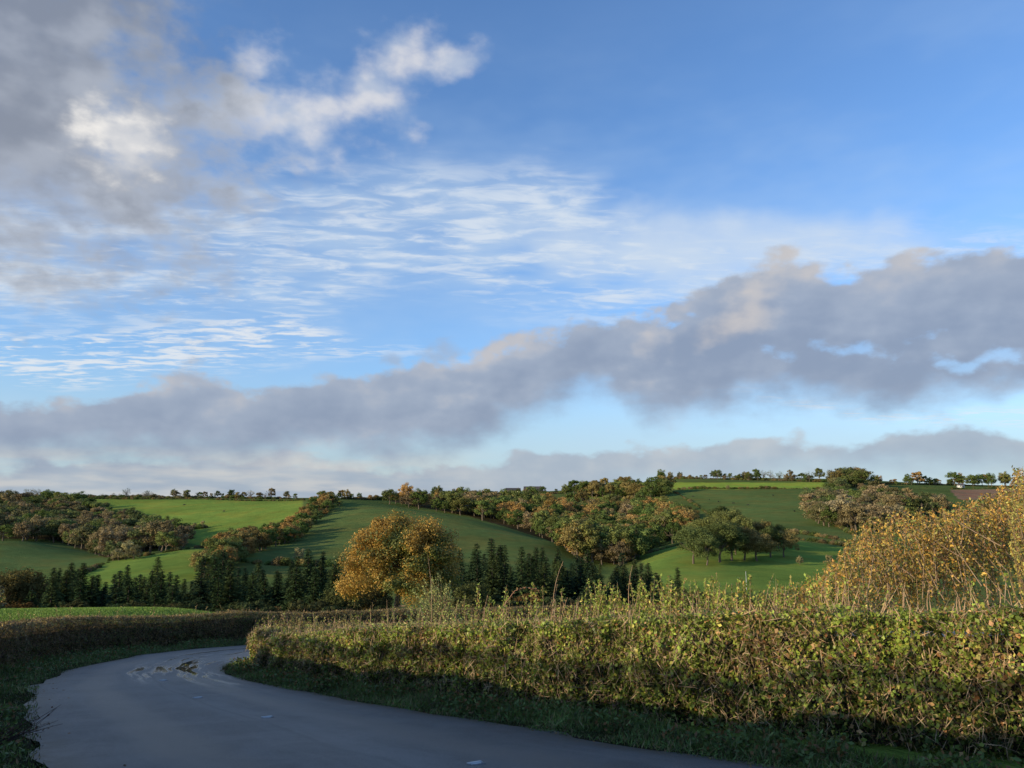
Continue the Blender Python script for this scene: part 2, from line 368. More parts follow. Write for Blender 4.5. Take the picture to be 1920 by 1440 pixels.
hedge('clipped_hedge',[(-12.6,18),(-13.35,20.7),(-14.0,25),(-13,29.6),(-9.6,33.6),(-3,36.6),(8,39.6)],[1.35,1.25,1.15,1.12,1.15,1.2,1.25],1.1,110000,26000,pal_left,.058,1,160,(.2,.13,.075),1.,.6)
# ------------------------------------------------------------ grass verges
def verge(edge,sgn,width,N,seed,i0,i1):
    d=unit(np.gradient(edge,axis=0)); nm=np.stack([-d[:,1],d[:,0]],1)*sgn
    i=rng.integers(i0,i1,N); w=rng.random(N)**.8*width-.10
    P=edge[i]+d[i]*(rng.random(N)[:,None]-.5)*.3+nm[i]*w[:,None]
    z=ground(P[:,0],P[:,1]); L=(.05+.2*rng.random(N)**1.5)*(.45+.9*np.clip(w/width,0,1)); 
    cl=fbm(np.c_[P*1.5,z*0],3); L=L*(1+cl*1.2)
    T=unit(rng.normal(size=(N,3))*.45+np.array([0,0,1])); 
    Q=np.c_[P,z+L*.35]
    c=np.where((rng.random(N)<.3)[:,None],np.array([.20,.165,.07]),np.array([.11,.17,.04]))*((.5+.9*rng.random(N))*(1+cl))[:,None]
    return leaves(Q,rdir(N),T,L,.008+.012*rng.random(N),c,0)
def weeds(edge,sgn,width,N,i0,i1):
    d=unit(np.gradient(edge,axis=0)); nm=np.stack([-d[:,1],d[:,0]],1)*sgn
    i=rng.integers(i0,i1,N); w=.15+rng.random(N)*width; P=edge[i]+nm[i]*w[:,None]
    cl=vnoise(np.c_[P*1.2,P[:,:1]*0]); keep=cl>-.05; P=P[keep]; n=len(P); z=ground(P[:,0],P[:,1])+rng.random(n)*.26
    c=np.array([.12,.17,.045])*(.5+rng.random(n))[:,None]
    c=np.where((rng.random(n)<.2)[:,None],np.array([.24,.13,.05]),c)
    return leaves(np.c_[P,z],unit(rdir(n)+np.array([0,0,.8])),None,.05+.06*rng.random(n),.045,c,0)
obj('verge_grass',mesh('verge_grass',[verge(Rgt,-1,1.3,90000,1,20,220),weeds(Rgt,-1,1.2,24000,20,200),verge(Lft,1,1.9,70000,2,20,200),weeds(Lft,1,1.8,16000,20,200)],[M_grass]))
N=90000; gx=-14-rng.random(N)*34; gy=26+rng.random(N)*22; kk=gx<-15.3; gx,gy=gx[kk],gy[kk]; N=len(gx)
obj('pasture_grass',mesh('pasture_grass',[leaves(np.c_[gx,gy,ground(gx,gy)+.03],rdir(N),unit(rng.normal(size=(N,3))*.4+np.array([0,0,1])),.11,.03,np.array([.22,.33,.055])*(.7+.6*rng.random(N))[:,None],0)],[M_grass]))
N=420; i=rng.integers(40,190,N); t=np.where(rng.random(N)<.5,rng.random(N)**2*.12,1-rng.random(N)**2*.1)
P=Lft[i]*(1-t[:,None])+Rgt[i]*t[:,None]; 
obj('fallen_leaves',mesh('fallen_leaves',[leaves(np.c_[P,ground(P[:,0],P[:,1])+.075],unit(rdir(N)*.3+np.array([0,0,1])),None,.05,.035,np.array([.2,.11,.04])*(.5+rng.random(N))[:,None],0)],[M_grass]))
# ------------------------------------------------------------ trees
def broadleaf(H,Wd,nclump,nl,lsz,palette,crown0=.22,trunk=.035,irr=.25,limbs=12,gap=1.,low=0.):
    parts=[]; bc=(.13,.10,.07); cz=H*(crown0+1)/2; rz=H*(1-crown0)/2; rx=Wd/2
    trk=[(0,0,-.5),(rng.normal()*.02*H,rng.normal()*.02*H,H*.2),(rng.normal()*.03*H,rng.normal()*.03*H,H*.45),(rng.normal()*.05*H,0,H*.8)]
    parts.append(tube(trk,H*trunk,H*trunk*.3,bc,1,7))
    D=rdir(nclump); D[:,2]=np.where(D[:,2]<-.6,-D[:,2],D[:,2])
    rad=(.4+.55*rng.random(nclump)**.6)*(1+irr*fbm(D*2+rng.random()*50,2)*1.5)
    Cn=D*rad[:,None]*np.array([rx,rx,rz]); Cn[:,:2]*=(1-low*Cn[:,2:3]/rz); Cn=Cn+np.array([0,0,cz])
    for k in range(limbs):
        c=Cn[k]; s=np.array([0,0,H*(.2+.35*rng.random())]); m_=(s+c)/2+np.array([0,0,-.04*H])
        parts.append(tube([s,m_,c],H*trunk*.42,H*trunk*.08,bc,1,5))
    cr=(.17+.19*rng.random(nclump))*rx*gap
    for k in range(nclump):
        d=rdir(nl); rr_=cr[k]*(.45+.65*rng.random(nl)); P=Cn[k]+d*rr_[:,None]*np.array([1,1,.8])
        Nn=unit(d*.9+rdir(nl)*.6+np.array([0,0,.3]))
        cc=palette(nl,P,H)*(.8+.4*rng.random())
        parts.append(leaves(P,Nn,None,lsz*(.5+.8*rng.random(nl)),lsz*.7,cc,0))
    return parts
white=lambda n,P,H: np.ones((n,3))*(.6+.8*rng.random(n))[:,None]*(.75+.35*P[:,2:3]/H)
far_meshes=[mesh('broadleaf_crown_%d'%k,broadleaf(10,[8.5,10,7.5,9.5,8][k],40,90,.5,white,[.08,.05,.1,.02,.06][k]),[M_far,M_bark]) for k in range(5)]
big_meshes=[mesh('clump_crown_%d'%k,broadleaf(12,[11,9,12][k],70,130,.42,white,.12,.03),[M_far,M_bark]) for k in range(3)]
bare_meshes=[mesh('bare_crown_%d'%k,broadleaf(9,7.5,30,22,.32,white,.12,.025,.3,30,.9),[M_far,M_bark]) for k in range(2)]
bush_meshes=[]
for k in range(3):
    Pp=[]; nc=16
    D=rdir(nc); D[:,2]=np.abs(D[:,2]); Cn=D*np.array([1.6,1.6,1.3])*.75+np.array([0,0,.3])
    for q in Cn:
        d=rdir(60); P=q+d*.75*(.6+.5*rng.random(60))[:,None]; Pp.append(leaves(P,unit(d+rdir(60)*.6),None,.35,.26,white(60,P,2.5),0))
    bush_meshes.append(mesh('bush_crown_%d'%k,Pp,[M_far,M_bark]))
AUT=[(.38,.235,.08),(.30,.21,.07),(.20,.20,.06),(.40,.25,.09),(.13,.17,.05)]
DULL=[(.235,.185,.09),(.18,.17,.075),(.27,.205,.11),(.13,.155,.06)]
OLV=[(.17,.195,.06),(.12,.16,.045),(.25,.195,.07),(.10,.145,.04)]
def put(par,meshes,x,y,z,h,pal,base=10.,squash=1.):
    o=obj('tree_part',meshes[rng.integers(len(meshes))],(x,y,z-.3),par); s=h/base
    o.scale=(s*squash*(.8+.4*rng.random()),s*squash*(.8+.4*rng.random()),s); o.rotation_euler=(0,0,rng.random()*6.28)
    c=np.array(pal[rng.integers(len(pal))])*(.7+.6*rng.random()); o.color=(*c,1)
def wood(name,poly,N,h,pal,meshes=None,base=10.,gx=7,gy=2.):
    par=empty(name); poly=np.array(poly,float); lo,hi=poly.min(0),poly.max(0); c=0
    pts=[]; tries=0; pl=[tuple(p) for p in poly]
    while c<N and tries<N*60:
        tries+=1
        q=lo+(hi-lo)*rng.random(2)
        if inpoly(q[:1],q[1:],pl)[0]:
            if any(abs(q[0]-p[0])<gx and abs(q[1]-p[1])<gy for p in pts): continue
            pts.append(q); x,y,z=sight(*q); put(par,meshes or far_meshes,x,y,z,h*(.6+.75*rng.random()),pal,base,1.2); c+=1
def row(name,pts,step,h,pal,meshes,base,jit=2.,prob=1.,sq=1.):
    par=empty(name); pts=[sight(*p)[:2] for p in pts]
    for a_,b_ in zip(pts[:-1],pts[1:]):
        a_,b_=np.array(a_),np.array(b_); L=np.linalg.norm(b_-a_); n=max(1,int(L/step))
        if L>900: continue
        ph=rng.random()*50
        for t in (np.arange(n)+.5)/n:
            if rng.random()>prob: continue
            q=a_+(b_-a_)*t+rng.normal(size=2)*jit; cl=1+1.1*float(vnoise([[t*L/30+ph,0,0]])[0])
            put(par,meshes,q[0],q[1],gz(*q),h*(.5+.6*rng.random())*cl,pal,base,sq)
wood('distant_woodland',[(-40,945),(90,945),(200,962),(255,1000),(345,1012),(350,1032),(200,1048),(110,1018),(-40,1014)],330,13,DULL+OLV[:2])
wood('distant_woodland',[(618,934),(590,948),(560,978),(500,1012),(430,1032),(390,1055),(372,1085),(400,1085),(440,1056),(500,1030),(560,1014),(580,992),(640,950)],150,8.5,OLV+AUT[:1],None,10,6,2)
wood('distant_woodland',[(720,944),(860,944),(1000,940),(1060,952),(1200,958),(1300,975),(1290,1010),(1215,1040),(1165,1068),(1080,1052),(1052,1024),(1000,1002),(880,970),(790,956)],420,16,AUT+DULL[:3]+OLV*2)
wood('distant_woodland',[(1512,955),(1560,918),(1620,915),(1660,935),(1770,948),(1770,968),(1640,1000),(1570,995),(1520,978)],180,15,DULL+OLV[:2]+[(.3,.25,.14)])
wood('distant_woodland',[(1055,927),(1110,922),(1250,925),(1248,935),(1100,935)],60,18,OLV)
wood('distant_woodland',[(1560,908),(1620,905),(1620,915),(1570,915)],26,18,OLV+DULL)
par=empty('pasture_tree_clump')
for u,v,h in [(1300,1057,15),(1325,1060,12),(1350,1055,16),(1372,1052,17),(1395,1050,15),(1420,1052,13),(1445,1046,14),(1470,1045,12),(1335,1035,17),(1365,1025,19),(1395,1030,16),(1310,1035,15),(1430,1030,14),(1350,1010,18),(1460,1030,12),(1380,1040,13)]:
    x,y,z=sight(u,v); put(par,big_meshes,x,y,z,h*1.05,[(.17,.185,.06),(.12,.15,.05),(.24,.19,.07)],12,1.1)
SKL=[([(1240,899),(1390,900),(1545,904)],5.5,15,OLV+DULL,far_meshes+bare_meshes[:1],5,.85),
([(1630,908),(1780,910),(1900,914)],6,15,AUT+OLV,far_meshes,5,.85),
([(-20,932),(100,934),(200,934),(300,934)],7,11,DULL,bare_meshes,6,.8),
([(300,934),(420,934),(560,936)],5,10.5,DULL+OLV,far_meshes+bare_meshes,5,.85),
([(600,937),(720,938),(860,934)],6,12,OLV+AUT,far_meshes,5,.9),
([(860,932),(960,928),(1060,925)],7,10,DULL+OLV,far_meshes,5,.9)]
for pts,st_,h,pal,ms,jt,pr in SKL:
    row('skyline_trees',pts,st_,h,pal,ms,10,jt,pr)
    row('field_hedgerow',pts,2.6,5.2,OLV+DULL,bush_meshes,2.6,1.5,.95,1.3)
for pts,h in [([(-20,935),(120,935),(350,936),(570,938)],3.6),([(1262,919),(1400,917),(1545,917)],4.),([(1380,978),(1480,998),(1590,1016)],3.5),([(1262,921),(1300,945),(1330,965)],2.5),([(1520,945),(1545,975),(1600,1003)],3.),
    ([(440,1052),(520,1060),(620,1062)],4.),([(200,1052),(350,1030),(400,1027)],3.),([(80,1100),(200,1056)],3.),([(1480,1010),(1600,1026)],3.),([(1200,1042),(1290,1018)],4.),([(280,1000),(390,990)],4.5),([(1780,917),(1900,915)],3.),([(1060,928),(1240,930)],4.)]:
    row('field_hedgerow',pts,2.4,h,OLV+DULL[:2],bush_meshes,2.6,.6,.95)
par=empty('scattered_shrubs')
for u,v,h in [(235,1050,9),(250,1050,7),(222,1052,6),(560,1052,6),(380,990,6),(365,992,5),(1500,1060,4),(1555,1060,5),(1365,918,6)]:
    x,y,z=sight(u,v); put(par,far_meshes,x,y,z,h,[(.33,.29,.14)],10)
# conifers
M_con=leafmat('conifer_needles',.1,True,.7)
def conifer(H,R0):
    parts=[tube([(0,0,-1),(0,0,H*.5),(0,0,H)],H*.018,.02,(.07,.05,.04),1,6)]
    P=[];T=[];Ls=[];Cx=[]
    for z in np.arange(.03,.985,.019):
        rr_=R0*(1-z)**.9*(.75+.5*rng.random()); nb=10 if z<.7 else 6
        for b in range(nb):
            an=rng.random()*6.28; rb=rr_*(.6+.6*rng.random())+.10; d=np.array([math.cos(an),math.sin(an),0])
            m=max(3,int(rb*3.6)); s=(np.arange(m)+.6)/m
            pts=d*(s*rb)[:,None]+np.array([0,0,1])*(z*H-.25*rb*s+.2*rb*s**3)[:,None]
            for side in (-1,0,1):
                per=np.array([-d[1],d[0],0])*side*.5; t=unit(np.tile(d*.8+per+np.array([0,0,-.25]),(m,1))+rng.normal(size=(m,3))*.15)
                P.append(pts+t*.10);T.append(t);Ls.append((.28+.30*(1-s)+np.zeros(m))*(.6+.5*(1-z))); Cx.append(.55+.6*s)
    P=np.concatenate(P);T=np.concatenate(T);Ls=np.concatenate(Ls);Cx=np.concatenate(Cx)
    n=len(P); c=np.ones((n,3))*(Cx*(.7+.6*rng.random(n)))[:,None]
    parts.append(leaves(P,unit(rng.normal(size=(n,3))*.5+np.array([0,0,.8])),T,Ls*1.3,Ls*.45,c,0)); return parts
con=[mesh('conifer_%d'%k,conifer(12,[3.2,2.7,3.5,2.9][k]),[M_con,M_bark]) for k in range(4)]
def top_at(u,v,D):
    a,y,z=ray(u,v); x=D*a/y; return x,D,gz(x,D),EYE+D*z/y
par=empty('conifer_plantation')
CONC=[(.06,.095,.038),(.045,.075,.038),(.085,.115,.042)]
def cone(u,v,D,w=1.):
    x,y,g0,t=top_at(u,v,D); h=max(t-g0,9.5); o=obj('conifer_tree_part',con[rng.integers(4)],(x,y,t-h-.3),par)
    s=h/12; w*=.85+.35*rng.random(); o.scale=(s*w,s*w,s); o.rotation_euler=(0,0,rng.random()*6.28); c=np.array(CONC[rng.integers(3)])*(.8+.4*rng.random()); o.color=(*c,1)
Lc=[(-20,1085),(30,1070),(60,1084),(105,1058),(130,1050),(165,1052),(190,1068),(238,1050),(262,1076),(292,1044),(318,1068),(350,1076),(388,1056),(418,1036),(450,1062),(490,1054),(515,1070),(545,1052),(575,1035),(603,1025),(632,1040),(665,1060)]
Rc=[(845,1036),(870,1024),(895,1014),(918,1004),(945,1012),(970,1020),(1000,1030),(1020,1020),(1045,1016),(1075,1042),(1105,1028),(1130,1042),(1160,1024),(1185,1038),(1210,1052),(1235,1074),(1270,1066),(1300,1105),(1330,1115)]
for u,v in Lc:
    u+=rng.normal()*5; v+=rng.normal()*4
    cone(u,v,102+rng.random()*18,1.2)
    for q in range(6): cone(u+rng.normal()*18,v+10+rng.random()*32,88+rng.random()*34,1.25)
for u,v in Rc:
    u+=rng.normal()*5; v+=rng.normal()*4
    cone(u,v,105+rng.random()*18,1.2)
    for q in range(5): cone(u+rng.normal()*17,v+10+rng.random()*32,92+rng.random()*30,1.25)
par=empty('valley_scrub')
for k in range(230):
    u=-60+rng.random()*1560; D=62+rng.random()*30
    v=(1118 if u<650 else 1110)+rng.random()*40
    if 640<u<860: v+=18
    if u>1320: v=max(v,1112+rng.random()*20)
    x,y,g0,t=top_at(u,v,D); h=t-g0
    if h>1.2: put(par,far_meshes,x,y,g0,h,[(.06,.075,.03),(.075,.075,.03),(.16,.095,.035),(.05,.07,.03)],10,1.25 if h<6 else .8)
par=empty('valley_woodland')
for u,v,D in [(40,1066,95),(10,1074,92),(700,1085,90),(885,1090,75),(1290,1095,90),(1340,1110,85),(1400,1112,80),(640,1100,84)]:
    x,y,g0,t=top_at(u,v,D); put(par,big_meshes,x,y,g0,t-g0,[(.09,.10,.035),(.12,.10,.035)],12)
# oak
def pal_oak(n,P,H):
    a=np.array([.50,.31,.065]); b=np.array([.34,.28,.06]); c=np.array([.16,.18,.045])
    k=fbm(P*.6+4,2)*1.1+.2*(P[:,2]/H-.5)-.05*P[:,0]/4.5+.08*rng.normal(size=n); r=rng.random(n)  # brighter orange towards top and left paints the crown's sunlit side
    o=np.where((k+r*.5>.2)[:,None],a,b); o=np.where((k+r*.4<.04)[:,None],c,o); return o*(.55+.8*rng.random(n))[:,None]
x,y,g0,t=top_at(752,968,60)
ro=broadleaf(t-g0+.3,9.3,280,330,.16,pal_oak,.10,.03,.15,34,.64,.10)
o=obj('autumn_oak_tree',mesh('autumn_oak_tree',ro,[M_tree,M_bark]),(x,y,g0-.3))
# ------------------------------------------------------------ shrubs with twigs
def twiggy(name,bases,tops,nleaf,lsz,pal,spread=.12,twc=(.2,.13,.07),r=.008):
    parts=[]
    for b,t_ in zip(bases,tops):
        b=np.array(b);t_=np.array(t_); L=np.linalg.norm(t_-b); m_=(b+t_)/2+rng.normal(size=3)*L*.08; s=np.linspace(0,1,7)[:,None]
        pts=(1-s)**2*b+2*s*(1-s)*m_+s**2*t_; parts.append(tube(pts,r,r*.3,twc,1,4))
        n=max(4,int(nleaf*L)); k=rng.random(n)**.7; k=k[:,None]; q=(1-k)**2*b+2*k*(1-k)*m_+k**2*t_+rng.normal(size=(n,3))*spread*L*(1.1-k*.9)
        parts.append(leaves(q,unit(rdir(n)+np.array([0,0,.3])),None,lsz*(.6+.8*rng.random(n)),lsz*.6,pal(n),0))
    return obj(name,mesh(name,parts,[M_tree,M_bark]))
def mk(cols,w,v=.6):
    cols=np.array(cols)
    return lambda n: cols[rng.choice(len(cols),n,p=w)]*((.5+.9*rng.random(n))*(1-v/2+v*rng.random()))[:,None]
pu=[1440,1520,1570,1600,1650,1720,1800,1850,1885,1905,1940,2050,2300]; pv=[1125,1098,1055,1000,972,966,952,936,912,885,900,855,845]
bs=[];ts=[]; TC=[(.64,.39,.08),(.54,.38,.10),(.38,.33,.09),(.48,.24,.08),(.22,.26,.06)]; TW=[.28,.24,.2,.13,.15]
def thk(n):
    w_=np.array(TW)*(.2+rng.random(5)*1.6); w_/=w_.sum(); c=np.array(TC)[rng.choice(5,n,p=w_)]
    return c*((.45+.95*rng.random(n))*(.6+.7*rng.random()))[:,None]
for k in range(820):
    u=1450+rng.random()*750; D=12.5+rng.random()*3.2; vt=np.interp(u,pu,pv)+rng.exponential(52)-12
    if vt>1135: continue
    x,y,g0,t=top_at(u,vt,D); b=(x+rng.normal()*.3+.15,y+rng.normal()*.3,t-(.5+rng.random()*.8)); bs.append(b);ts.append((x,y,t))
twiggy('autumn_thicket',bs,ts,60,.055,thk,.11,(.34,.23,.14))
bs=[];ts=[]
for k in range(46):
    u=1885+rng.random()*60; x,y,g0,t=top_at(u,872+rng.random()*200,11.2+rng.random()*.8); bs.append((x+.1,y,t-.7));ts.append((x,y,t))
twiggy('tall_hedge_sapling',bs,ts,50,.045,mk([(.52,.48,.13),(.56,.40,.09)],[.6,.4]),.06)
bs=[];ts=[]
for k in range(80):
    u=820+rng.normal()*26; vt=1068+abs(u-815)*.75+rng.random()*70; D=19.3+rng.random()*.8; x,y,g0,t=top_at(u,vt,D)
    xb,_,_,_=top_at(822+(u-820)*.5,1195,D); bs.append((xb,D,t-.4-.3*rng.random()));ts.append((x,y,t))
twiggy('willow_bush',bs,ts,64,.042,mk([(.50,.52,.18),(.38,.42,.13)],[.6,.4]),.08)
bs=[];ts=[]
for k in range(250):
    u=rng.choice([905,940,1010,1085,1120,1140,1160,1215,1230,1275,1300,1340,1380,1430,1470,1520,1560])+rng.normal()*17
    base=1168-(u-900)*.05; D=np.interp(u,[900,1440,1700],[16.3,12.2,11]); vt=base-8-rng.random()**1.7*66
    x,y,g0,t=top_at(u,vt,D); x2,_,_,t2=top_at(u+rng.normal()*10,base+30,D); bs.append((x2,D,t2));ts.append((x,D,t))
twiggy('hedge_shoots',bs,ts,58,.054,mk([(.34,.42,.08),(.50,.43,.12),(.5,.32,.1)],[.65,.25,.10]),.08,(.36,.25,.14))
bs=[];ts=[]
for u0,v0,u1,v1,D in [(1040,1165,1056,1052,14.5),(1183,1160,1186,1060,14),(808,1165,802,1040,19),(1072,1165,1052,1110,14.5),(905,1175,915,1115,16),(1030,1165,1045,1095,14.5),(560,1195,572,1140,20),(545,1195,538,1150,20),(590,1190,586,1146,20)]:
    x,y,g0,t=top_at(u0,v0,D);x2,_,_,t2=top_at(u1,v1,D);bs.append((x,D,t-.15));ts.append((x2,D,t2))
for k in range(60):
    u=700+rng.random()*1200; D=np.interp(u,[700,900,1440,1700,1900],[18.3,16.0,11.8,10.4,9.6]); base=np.interp(u,[700,900,1300,1900],[1172,1170,1150,1128])
    x,y,g0,t=top_at(u,base+20,D); x2,_,_,t2=top_at(u+rng.normal()*10,base-12-rng.random()*38,D); bs.append((x,D,t)); ts.append((x2,D,t2))
twiggy('bare_stems',bs,ts,7,.04,mk([(.3,.2,.1)],[1.]),.03,(.44,.29,.17),.009)
A_=[top_at(u,v,15.5) for u,v in [(925,1185),(945,1135),(965,1108),(985,1101),(1005,1104),(1012,1112)]]
pts=[(a[0],a[1],a[3]) for a in A_]; nb=30; s=rng.integers(0,5,nb); f=rng.random(nb)[:,None]; pa=np.array(pts)
q=pa[s]*(1-f)+pa[s+1]*f+rng.normal(size=(nb,3))*.02
obj('bramble_arch',mesh('bramble_arch',[tube(pts,.010,.005,(.3,.16,.1),1,5),leaves(q,rdir(nb),None,.06,.045,mk([(.34,.2,.08)],[1.])(nb),0)],[M_tree,M_bark]))
bs=[];ts=[]
for k in range(45):
    u=rng.choice([545,560,600,640,655])+rng.normal()*9; x,y,g0,t=top_at(u,1148+rng.random()*25,20.3); bs.append((x+.05,20.4,t-.5));ts.append((x,20.3,t))
twiggy('hedge_shoots',bs,ts,45,.05,mk([(.46,.36,.16),(.32,.32,.1)],[.5,.5]),.08)
bs=[];ts=[]
bx,by=-5.9,9.9; bz=gz(bx,by)
for k in range(26):
    d=rng.normal(size=3)*np.array([.3,.3,.12]); bs.append((bx-.45,by,bz+.05)); ts.append((bx-.1+d[0],by+d[1],bz+.25+abs(d[2])*1.5))
twiggy('dead_bramble',bs,ts,5,.04,mk([(.1,.05,.03)],[1.]),.05,(.07,.04,.03),.006)
# ------------------------------------------------------------ road studs
def gp(u,v):
    a,y,z=ray(u,v)
    for D in np.arange(5,40,.02):
        x=D*a/y
        if EYE+D*z/y<gz(x,D)+.04: return x,D
    return x,D
M_stud=solid('stud_housing',.5,.1)
for u,v in [(500,1348),(890,1436),(370,1311),(305,1278)]:
    x,y=gp(u,v); z=gz(x,y)+.052
    me=mesh('road_stud',[box((0,0,.004),(.2,.14,.012),(.16,.16,.17)),box((0,0,.018),(.16,.06,.018),(.5,.5,.5)),box((0,-.038,.015),(.12,.012,.014),(.7,.7,.7)),box((0,.038,.015),(.12,.012,.014),(.7,.7,.7))],[M_stud])
    o=obj('road_stud',me,(x,y,z)); o.rotation_euler=(-.1,0,.5)
# ------------------------------------------------------------ distant buildings, post, cattle
M_glass=solid('window_glass',.15,.05)
def house(name,u,v,D_off,w,d,h,wall,roof,rot):
    x,y,z=sight(u,v); par=empty(name,(x,y+D_off,gz(x,y+D_off))); par.rotation_euler=(0,0,rot)
    obj('walls',mesh(name+'_walls',[box((0,0,h/2-.5),(w,d,h+1),wall)],[M_paint]),parent=par)
    rh=d*.36; e=.4
    V=np.array([[-w/2-e,-d/2-e,h-.2],[w/2+e,-d/2-e,h-.2],[w/2+e,d/2+e,h-.2],[-w/2-e,d/2+e,h-.2],[-w/2-e,0,h+rh],[w/2+e,0,h+rh]])
    me=bpy.data.meshes.new(name+'_roof'); me.from_pydata(V.tolist(),[],[(0,1,5,4),(2,3,4,5),(0,4,3),(1,2,5),(0,3,2,1)]); 
    at=me.color_attributes.new('Col','FLOAT_COLOR','POINT'); at.data.foreach_set('color',np.tile([*roof,1],6).astype(np.float32)); me.materials.append(M_bark); obj('roof',me,parent=par)
    wp=[]
    for fx in (-.3,0,.3): wp.append(box((fx*w,-d/2-.03,h*.55),(1.2,.1,1.2),(.03,.035,.04)))
    wp.append(box((.15*w,-d/2-.06,1.),(1.,.12,1.6),(.06,.04,.03)))
    obj('windows_and_door',mesh(name+'_win',wp,[M_glass]),parent=par)
    obj('chimney',mesh(name+'_ch',[box((w*.35,0,h+rh),(.9,.9,1.8),(.25,.15,.11))],[M_paint]),parent=par)
house('farm_building',962,924,-20,24,10,5,(.12,.10,.085),(.06,.055,.055),.1)
house('farm_building',1000,924,-14,30,12,6,(.12,.10,.085),(.065,.06,.06),-.1)
house('white_house',1797,914,-6,8,6,3.4,(.6,.6,.58),(.1,.09,.09),.1)
x,y,z=sight(1400,1107)
obj('utility_pole',mesh('utility_pole',[tube([(0,0,-.3),(0,0,3),(0,0,5.6)],.08,.05,(.6,.6,.58),0,8),box((0,0,5.62),(.4,.08,.08),(.5,.5,.48),0)],[M_paint]),(x,y,z))
def cow():
    c=(.02,.018,.016); P=[tube([(-1,0,1.0),(-.85,0,1.02),(-.3,0,.98),(.4,0,1.0),(.85,0,1.08),(1.0,0,1.1)],.33,.36,c,0,8),
      tube([(.9,0,1.15),(1.25,0,1.1),(1.5,0,.75)],.24,.15,c,0,6),tube([(1.4,0,.85),(1.6,0,.55),(1.75,0,.4)],.15,.09,c,0,6),tube([(-1.02,0,1.2),(-1.12,0,.8),(-1.1,0,.5)],.04,.03,c,0,4)]
    for sx,sy in ((-.85,.2),(-.8,-.2),(.8,.2),(.72,-.2)):
        P.append(tube([(sx,sy,.95),(sx+(.08 if sx<0 else 0),sy,.55),(sx-.03,sy,.3),(sx,sy,0)],.15,.06,c,0,5))
    P.append(box((1.42,.14,.98),(.05,.16,.06),c)); P.append(box((1.42,-.14,.98),(.05,.16,.06),c)); return mesh('cow',P,[M_bark],True)
cm=cow()
for u,v in [(1330,938),(1347,942),(1375,945),(1402,948),(1450,930),(1490,960),(1300,932),(1355,955),(345,948),(420,960)]:
    x,y,z=sight(u,v); o=obj('cow',cm,(x,y,z)); o.rotation_euler=(0,0,rng.random()*6.28)
# ------------------------------------------------------------ sun
sd=Vector((-.88,-.47,0)).normalized(); EL=math.radians(14.0); sd=Vector((sd.x*math.cos(EL),sd.y*math.cos(EL),math.sin(EL)))
L=bpy.data.lights.new('sun','SUN'); L.energy=5.; L.angle=math.radians(.5); L.color=(1,.82,.53)
lo=bpy.data.objects.new('sun',L); lo.rotation_euler=sd.to_track_quat('Z','Y').to_euler(); lo.location=(-30,-20,30); scene.collection.objects.link(lo)
# ------------------------------------------------------------ sky
w=bpy.data.worlds.new('sky'); scene.world=w; w.use_nodes=True; g=NT(w.node_tree); g.N.clear()
out=g.new('ShaderNodeOutputWorld')
sky=g.new('ShaderNodeTexSky',sky_type='NISHITA'); sky.sun_disc=False; sky.sun_elevation=EL; sky.sun_rotation=math.atan2(sd.x,sd.y)%(2*math.pi)
sky.air_density=1.;sky.dust_density=.6;sky.ozone_density=2.
tc=g.new('ShaderNodeTexCoord'); sx=g.new('ShaderNodeSeparateXYZ'); g.L.new(tc.outputs['Generated'],sx.inputs[0]); dx,dy,dz=sx.outputs
AZn=g.m('MULTIPLY',g.m('ARCTAN2',dx,dy),57.2958); ELn=g.m('MULTIPLY',g.m('ARCSINE',dz),57.2958)
q0=g.comb(g.m('MULTIPLY',AZn,.13),g.m('MULTIPLY',ELn,.2),0.)
wn=g.new('ShaderNodeTexNoise'); g.L.new(q0,wn.inputs['Vector']); wn.inputs['Scale'].default_value=1.3; wn.inputs['Detail'].default_value=3; wn.inputs['Roughness'].default_value=.5
ws=g.new('ShaderNodeSeparateColor'); g.L.new(wn.outputs['Color'],ws.inputs[0])
wa=g.m('SUBTRACT',ws.outputs[0],.5); wb=g.m('SUBTRACT',ws.outputs[1],.5)
AZw=g.m('MULTIPLY_ADD',wa,5.,AZn); ELw=g.m('MULTIPLY_ADD',wb,3.,ELn)
def curve(pts):
    n=g.new('ShaderNodeFloatCurve'); t=g.m('MULTIPLY_ADD',AZw,1/90,.5,clamp=True); g.put(n.inputs['Value'],t); cu=n.mapping.curves[0]
    n.mapping.use_clip=False
    P=[azel(u,v) for u,v in pts]; P=[((a+45)/90,e/45) for a,e in P]
    P=[(0.,P[0][1])]+P+[(1.,P[-1][1])]
    cu.points[0].location=P[0];cu.points[1].location=P[-1]
    for p in P[1:-1]: cu.points.new(*p)
    n.mapping.update(); return g.m('MULTIPLY',n.outputs[0],45.)
def blob(u,v,ru,rv,rot=0.,warp=True):
    a0,e0=azel(u,v); k=1/25.2; ax=g.m('SUBTRACT',AZw if warp else AZn,a0); ey=g.m('SUBTRACT',ELw if warp else ELn,e0)
    c,s=math.cos(math.radians(rot)),math.sin(math.radians(rot))
    x=g.m('ADD',g.m('MULTIPLY',ax,c/(ru*k)),g.m('MULTIPLY',ey,s/(ru*k))); y=g.m('ADD',g.m('MULTIPLY',ax,-s/(rv*k)),g.m('MULTIPLY',ey,c/(rv*k)))
    return g.m('SUBTRACT',1.,g.m('SQRT',g.m('ADD',g.m('MULTIPLY',x,x),g.m('MULTIPLY',y,y))))
def n2(sa,se,oa,oe,z,det,ro):
    return g.noise(g.comb(g.m('MULTIPLY_ADD',AZn,sa,oa),g.m('MULTIPLY_ADD',ELn,se,oe),z),1.,det,ro)
nb1=n2(.20,.30,0,0,0.,4,.45); nb2=n2(.20,.30,.22,-.22,0.,4,.45)
relief=g.m('SUBTRACT',nb1,nb2)
